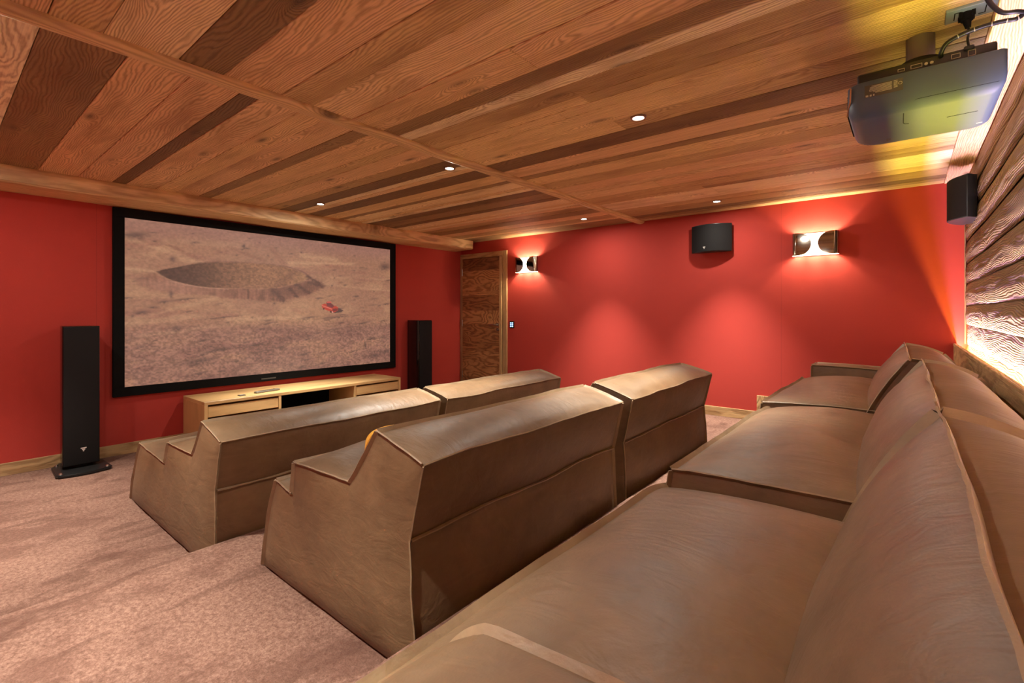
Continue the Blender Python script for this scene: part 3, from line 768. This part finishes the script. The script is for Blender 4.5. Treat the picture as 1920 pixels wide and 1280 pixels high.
# ------------------------------------------------------------- ceiling downlights
def ring(bm, r0, r1, z0, z1, n=32):
    P = [(r0, z0+.001), (r0+.002, z1), (r1-.002, z1), (r1, z0)]; R = []
    for i in range(n):
        a = 2*PI*i/n; R.append([bm.verts.new((p[0]*math.cos(a), p[0]*math.sin(a), p[1])) for p in P])
    for i in range(n):
        q = R[(i+1) % n]
        for k in range(4): bm.faces.new((R[i][k], q[k], q[(k+1) % 4], R[i][(k+1) % 4]))
DL = [(-1.104, 2.406, 'recessed round downlight nearest the projector'), (-2.542, 2.391, 'recessed round downlight just on the screen side of the ceiling batten'),
      (-4.336, 2.397, 'recessed round downlight in front of the middle of the screen'), (-1.371, 4.686, 'recessed round downlight above the surround speaker on the red wall'),
      (-2.769, 4.635, 'recessed round downlight by the far end of the ceiling batten near the door'),
      (-1.15, .12, 'recessed round downlight above the near end of the rear sofa'), (-2.6, .12, 'recessed round downlight over the left aisle by the batten'), (-4.2, .12, 'recessed round downlight over the left tower speaker')]
SP_W, WIDE_W = 270., 7.
src = None
for x, y, lab in DL:
    if src is None:
        r = thing('ceiling_downlight', lab, 'downlight', (x, y, ZC), 'recessed ceiling downlights')
        bm = bmesh.new(); ring(bm, .028, .042, .003, -.006); bm_obj('trim_ring', bm, plain('bronze_ring', (.22, .15, .10), .35, .6), r, True)
        bm = bmesh.new(); add_cyl(bm, (0, 0, .002), (0, 0, -.003), .029); bm_obj('lens', bm, M['lamp'], r, True)
        L = bpy.data.lights.new('downlight_beam', 'SPOT'); L.energy = SP_W; L.color = (1, .93, .82); L.spot_size = math.radians(70); L.spot_blend = 1.0; L.shadow_soft_size = .03
        o = bpy.data.objects.new('downlight_beam', L); o.location = (0, 0, -.012); link(o, r)
        L = bpy.data.lights.new('downlight_spill', 'AREA'); L.shape = 'DISK'; L.size = .05; L.energy = WIDE_W; L.color = (1, .93, .82)
        o = bpy.data.objects.new('downlight_spill', L); o.location = (0, 0, -.010); link(o, r)
        src = r
    else:
        r = copy_tree(src); r.location = (x, y, ZC); r['label'] = lab

# ------------------------------------------------------------- light trough behind the rear sofa
def trough(x, col, w, mat, lab, z=.905, spread=180):
    o = box('led_strip', (x-.004, YL+.02, z-.004), (x+.004, YR-.01, z), mat); tag(o, lab, 'led strip', 'led strips behind the ledge')
    L = bpy.data.lights.new('strip_light', 'AREA'); L.shape = 'RECTANGLE'; L.size = .008; L.size_y = YR-YL-.06; L.energy = w; L.color = col; L.spread = math.radians(spread)
    q = bpy.data.objects.new('strip_light', L); q.location = (x, (YL+YR)/2, z+.003); q.rotation_euler = (PI, 0, 0); link(q)
    q.parent = o
trough(.333, (1, .88, .12), 54, emit('led_yellow', (1, .8, .2), 2), 'thin yellow led strip in the trough between the ledge and the timber wall')
trough(.318, (.60, .36, 1), 58, emit('led_violet', (.7, .45, 1), 2), 'thin violet led strip in the trough just behind the ledge lip', spread=110)

# ------------------------------------------------------------- projector
def projector():
    r = thing('ceiling_projector', 'dark grey video projector hanging from the ceiling at the back of the room', 'projector', (.035, 2.39, ZC))
    x0, x1, y0, y1, z0, z1 = -.175, .252, 2.20, 2.64, 1.955, 2.085
    # shell: plan outline with rounded corners, belly rounded toward the edges
    def outline(ins, n=6):
        pts = []; rf, rb = .085, .06
        for cx, cy, rr, a0 in ((x1-rb, y1-rb, rb, 0), (x0+rf, y1-rf, rf, 90), (x0+.05, y0+.05, .05, 180), (x1-.012, y0+.012, .012, 270)):
            for k in range(n+1):
                a = math.radians(a0+90*k/n); pts.append((cx+(rr-ins*.9)*math.cos(a) if rr > ins else cx+math.cos(a)*.001, cy+(rr-ins*.9)*math.sin(a) if rr > ins else cy+math.sin(a)*.001))
        return pts
    bm = bmesh.new(); rings = []
    for z, ins in ((z1, .006), (z1-.004, .0), (z0+.05, 0), (z0+.028, .004), (z0+.012, .013), (z0+.003, .028), (z0, .048)):
        c = Vector(((x0+x1)/2, (y0+y1)/2)); ring_ = []
        for p in outline(0):
            q = Vector(p); d = (q-c); k = 1-ins/max(.01, d.length); ring_.append(bm.verts.new((c.x+d.x*k, c.y+d.y*k, z)))
        rings.append(ring_)
    for a, b in zip(rings, rings[1:]):
        for i in range(len(a)): j = (i+1) % len(a); bm.faces.new((a[i], a[j], b[j], b[i]))
    bm.faces.new(rings[0]); bm.faces.new(rings[-1][::-1])
    bm_obj('casing', bm, M['proj'], r, True, math.radians(60))
    box('connector_panel', (x0+.03, y0+.035, z1-.004), (x1-.02, y1-.06, z1+.045), M['projd'], r, .008)
    # air vent and lens on the end facing the screen
    bm = bmesh.new()
    for k in range(9): add_box(bm, (x0-.003, y0+.07, z0+.035+k*.009), (x0+.002, y1-.10, z0+.040+k*.009))
    bm_obj('vent', bm, M['black'], r)
    bm = bmesh.new(); add_cyl(bm, (x0-.003, (y0+y1)/2+.03, 2.035), (x0+.01, (y0+y1)/2+.03, 2.035), .04, .04, 32); bm_obj('lens', bm, M['gloss'], r, True)
    bm = bmesh.new(); add_tube(bm, [(x0+.012, y0+.012, z1-.01), (x0+.010, y0+.013, z0+.07), (x0-.0015, y0+.05, z0+.03)], .003, 8); bm_obj('edge_trim', bm, plain('copper_edge', (.35, .16, .10), .3, .7), r, True)
    # lamp cover seam
    def seam(pts, rad=.0012):
        bm = bmesh.new(); add_tube(bm, pts, rad, 6); return bm_obj('cover_seam', bm, M['black'], r)
    zz = z0+.0005
    def insz(z):
        k = [(0, .048), (.003, .028), (.012, .013), (.028, .004), (.05, 0), (.2, 0)]; h_ = z-z0
        for (a, i0), (c_, i1) in zip(k, k[1:]):
            if h_ <= c_: return i0+(i1-i0)*max(0, h_-a)/(c_-a)
        return 0
    side_pts = [(x, y0+insz(z)-.0002, z) for x, z in ((x1-.02, z0+.027), (.10, z0+.027), (.03, z0+.0265), (.008, z0+.022), (-.004, z0+.013), (-.008, z0+.004))]
    seam(side_pts+[(-.009, y0+.055, z0), (-.010, y0+.165, z0), (-.006, y0+.178, z0), (.006, y0+.185, z0)])
    seam([(.115, y0+.195, z0), (x1-.055, y0+.19, z0)])
    box('indicator', (.205, 2.540, z0-.0006), (.222, 2.547, z0+.001), M['logo'], r)
    # rating label with fine print on the side
    yl = y0-.0006
    box('rating_label', (x0+.055, yl, z0+.068), (x0+.165, y0+.001, z0+.112), M['label'], r)
    bm = bmesh.new()
    for k in range(7):
        a = x0+.066+(.012 if k < 2 else 0)*1; add_box(bm, (a+random.uniform(0, .01), yl-.0004, z0+.080+k*.0042), (x0+.134, yl, z0+.0822+k*.0042))
    for k in range(6): add_box(bm, (x0+.139, yl-.0004, z0+.083+k*.0045), (x0+.150, yl, z0+.0852+k*.0045))
    for a, w_ in ((.058, .008), (.070, .006), (.080, .004)): add_box(bm, (x0+a, yl-.0004, z0+.070), (x0+a+w_, yl, z0+.0765))
    for k in range(12):
        a, b = 2*PI*k/12, 2*PI*(k+1)/12; cx, cz = x0+.1575, z0+.095
        v_ = [bm.verts.new((cx+math.cos(t)*q, yl-.0004, cz+math.sin(t)*q)) for t, q in ((a, .0042), (b, .0042), (b, .0058), (a, .0058))]; bm.faces.new(v_)
    bm_obj('fine_print', bm, M['ink'], r)
    # two tiny marks on the belly
    bm = bmesh.new(); add_box(bm, (x0+.110, y1-.100, z0-.0006), (x0+.114, y1-.072, z0+.0)); add_box(bm, (x0+.114, y1-.100, z0-.0006), (x0+.124, y1-.094, z0)); add_box(bm, (x0+.114, y1-.086, z0-.0006), (x0+.124, y1-.080, z0))
    bm_obj('belly_mark', bm, M['label'], r)
    # sockets
    yc = y0+.034
    def sock(a, w_, h_, z=z1+.017):
        bm = bmesh.new()
        add_box(bm, (x0+a, yc, z), (x0+a+w_+.0016, yc+.002, z+.0016)); add_box(bm, (x0+a, yc, z+h_), (x0+a+w_+.0016, yc+.002, z+h_+.0016))
        add_box(bm, (x0+a, yc, z), (x0+a+.0016, yc+.002, z+h_)); add_box(bm, (x0+a+w_, yc, z), (x0+a+w_+.0016, yc+.002, z+h_+.0016))
        bm_obj('socket', bm, M['ink'], r)
    sock(.150, .018, .009); sock(.186, .030, .012); sock(.293, .022, .014); sock(.335, .018, .018, z1+.013)
    for a in (.228, .243):
        bm = bmesh.new(); add_cyl(bm, (x0+a, yc+.001, z1+.022), (x0+a, yc-.004, z1+.022), .005, n=14); bm_obj('socket', bm, M['ink'], r)
    bm = bmesh.new(); add_cyl(bm, (.04, 2.39, ZC+.003), (.04, 2.39, 2.175), .043, n=36); bm_obj('mount_pole', bm, plain('mount_grey', (.16, .13, .125), .4), r, True)
    bm = bmesh.new(); add_cyl(bm, (.04, 2.39, 2.178), (.04, 2.39, 2.152), .062, .075, 36); add_cyl(bm, (.03, 2.39, 2.152), (.03, 2.39, 2.128), .10, .11, 36); bm_obj('mount_flange', bm, M['satin'], r, True)
    hug(r)
    t = thing('ceiling_outlet', 'grey double socket plate with a black plug on the ceiling behind the projector', 'socket', (.15, 2.27, ZC))
    box('plate', (.105, 2.225, ZC-.010), (.235, 2.315, ZC+.002), M['plate'], t, .002)
    bm = bmesh.new(); add_cyl(bm, (.16, 2.27, ZC-.010), (.16, 2.27, ZC-.035), .021, .017, 16); add_cyl(bm, (.16, 2.27, ZC-.035), (.163, 2.268, ZC-.06), .012, .008, 12)
    for dx, dy in ((1, 1), (-1, 1), (1, -1), (-1, -1)): add_box(bm, (.16+dx*.016-.005, 2.27+dy*.016-.005, ZC-.026), (.16+dx*.016+.005, 2.27+dy*.016+.005, ZC-.010))
    bm_obj('plug', bm, M['black'], t, True); 
    for a0, a1_, b0, b1_, ky in ((.127, .130, .127, .145, 2.245), (.205, .208, .19, .208, 2.293)):
        bm = bmesh.new(); add_box(bm, (a0, 2.245, ZC-.0112), (a1_, 2.296, ZC-.010)); add_box(bm, (b0, ky, ZC-.0112), (b1_, ky+.003, ZC-.010)); bm_obj('socket_rim', bm, M['black'], t)
    hug(t)
    p = spline([(.195, 2.16, ZC+.004), (.197, 2.16, ZC-.02), (.212, 2.165, ZC-.055), (.236, 2.17, ZC-.085), (.268, 2.175, ZC-.092), (.285, 2.19, ZC-.096), (.268, 2.19, ZC-.108), (.236, 2.19, ZC-.104),
                (.19, 2.195, ZC-.102), (.14, 2.20, ZC-.108), (.105, 2.205, ZC-.122), (.092, 2.222, ZC-.143), (.092, 2.236, ZC-.15)], 6)
    bm = bmesh.new(); add_tube(bm, p, .007, 10)
    o = bm_obj('projector_cable', bm, M['satin'], None, True); tag(o, 'black cable bundle looping from the ceiling hole into the projector', 'cable')
    for k in range(30, len(p)-14, 5):
        d = (p[k+1]-p[k]).normalized()*.0012; bm = bmesh.new(); add_cyl(bm, p[k]-d, p[k]+d, .0078, n=12); bm_obj('cable_tie', bm, M['ink'], o, True)
    bm = bmesh.new(); add_tube(bm, spline([(.163, 2.268, ZC-.06), (.165, 2.25, ZC-.085), (.160, 2.238, ZC-.11), (.163, 2.236, ZC-.14)], 6), .004, 8); add_box(bm, (.150, 2.226, ZC-.152), (.176, 2.24, ZC-.138), .003, 1)
    o = bm_obj('power_cord', bm, M['satin'], None, True); tag(o, 'short black power cord from the ceiling plug down to the projector', 'cable')
    bm = bmesh.new(); g = 20; R_ = []
    for i in range(g):
        a = 2*PI*i/g; R_.append([bm.verts.new((.195+q*math.cos(a), 2.16+q*math.sin(a), z)) for q, z in ((.010, ZC+.002), (.010, ZC-.004), (.019, ZC-.004), (.021, ZC+.002))])
    for i in range(g):
        for k in range(4): bm.faces.new((R_[i][k], R_[(i+1) % g][k], R_[(i+1) % g][(k+1) % 4], R_[i][(k+1) % 4]))
    o = bm_obj('cable_grommet', bm, M['satin'], None, True); tag(o, 'small black ring where the projector cable enters the ceiling', 'grommet')
projector()

# ------------------------------------------------------------- camera and view
cam = bpy.data.cameras.new('camera'); co = bpy.data.objects.new('camera', cam); C.objects.link(co)
cam.sensor_width = 36; cam.lens = 902/1920*36; cam.shift_y = -55/1920; cam.clip_start = .01
co.location = (0, 0, 1.234); co.rotation_euler = (PI/2, 0, math.atan(740/902))
sc = bpy.context.scene; sc.camera = co
w = bpy.data.worlds.new('world'); w.use_nodes = True; w.node_tree.nodes['Background'].inputs[0].default_value = (0, 0, 0, 1); sc.world = w
sc.view_settings.view_transform = 'Standard'; sc.view_settings.look = 'None'; sc.view_settings.gamma = 1
sc.view_settings.exposure = 0.72
sc.cycles.max_bounces = 12; sc.cycles.diffuse_bounces = 8
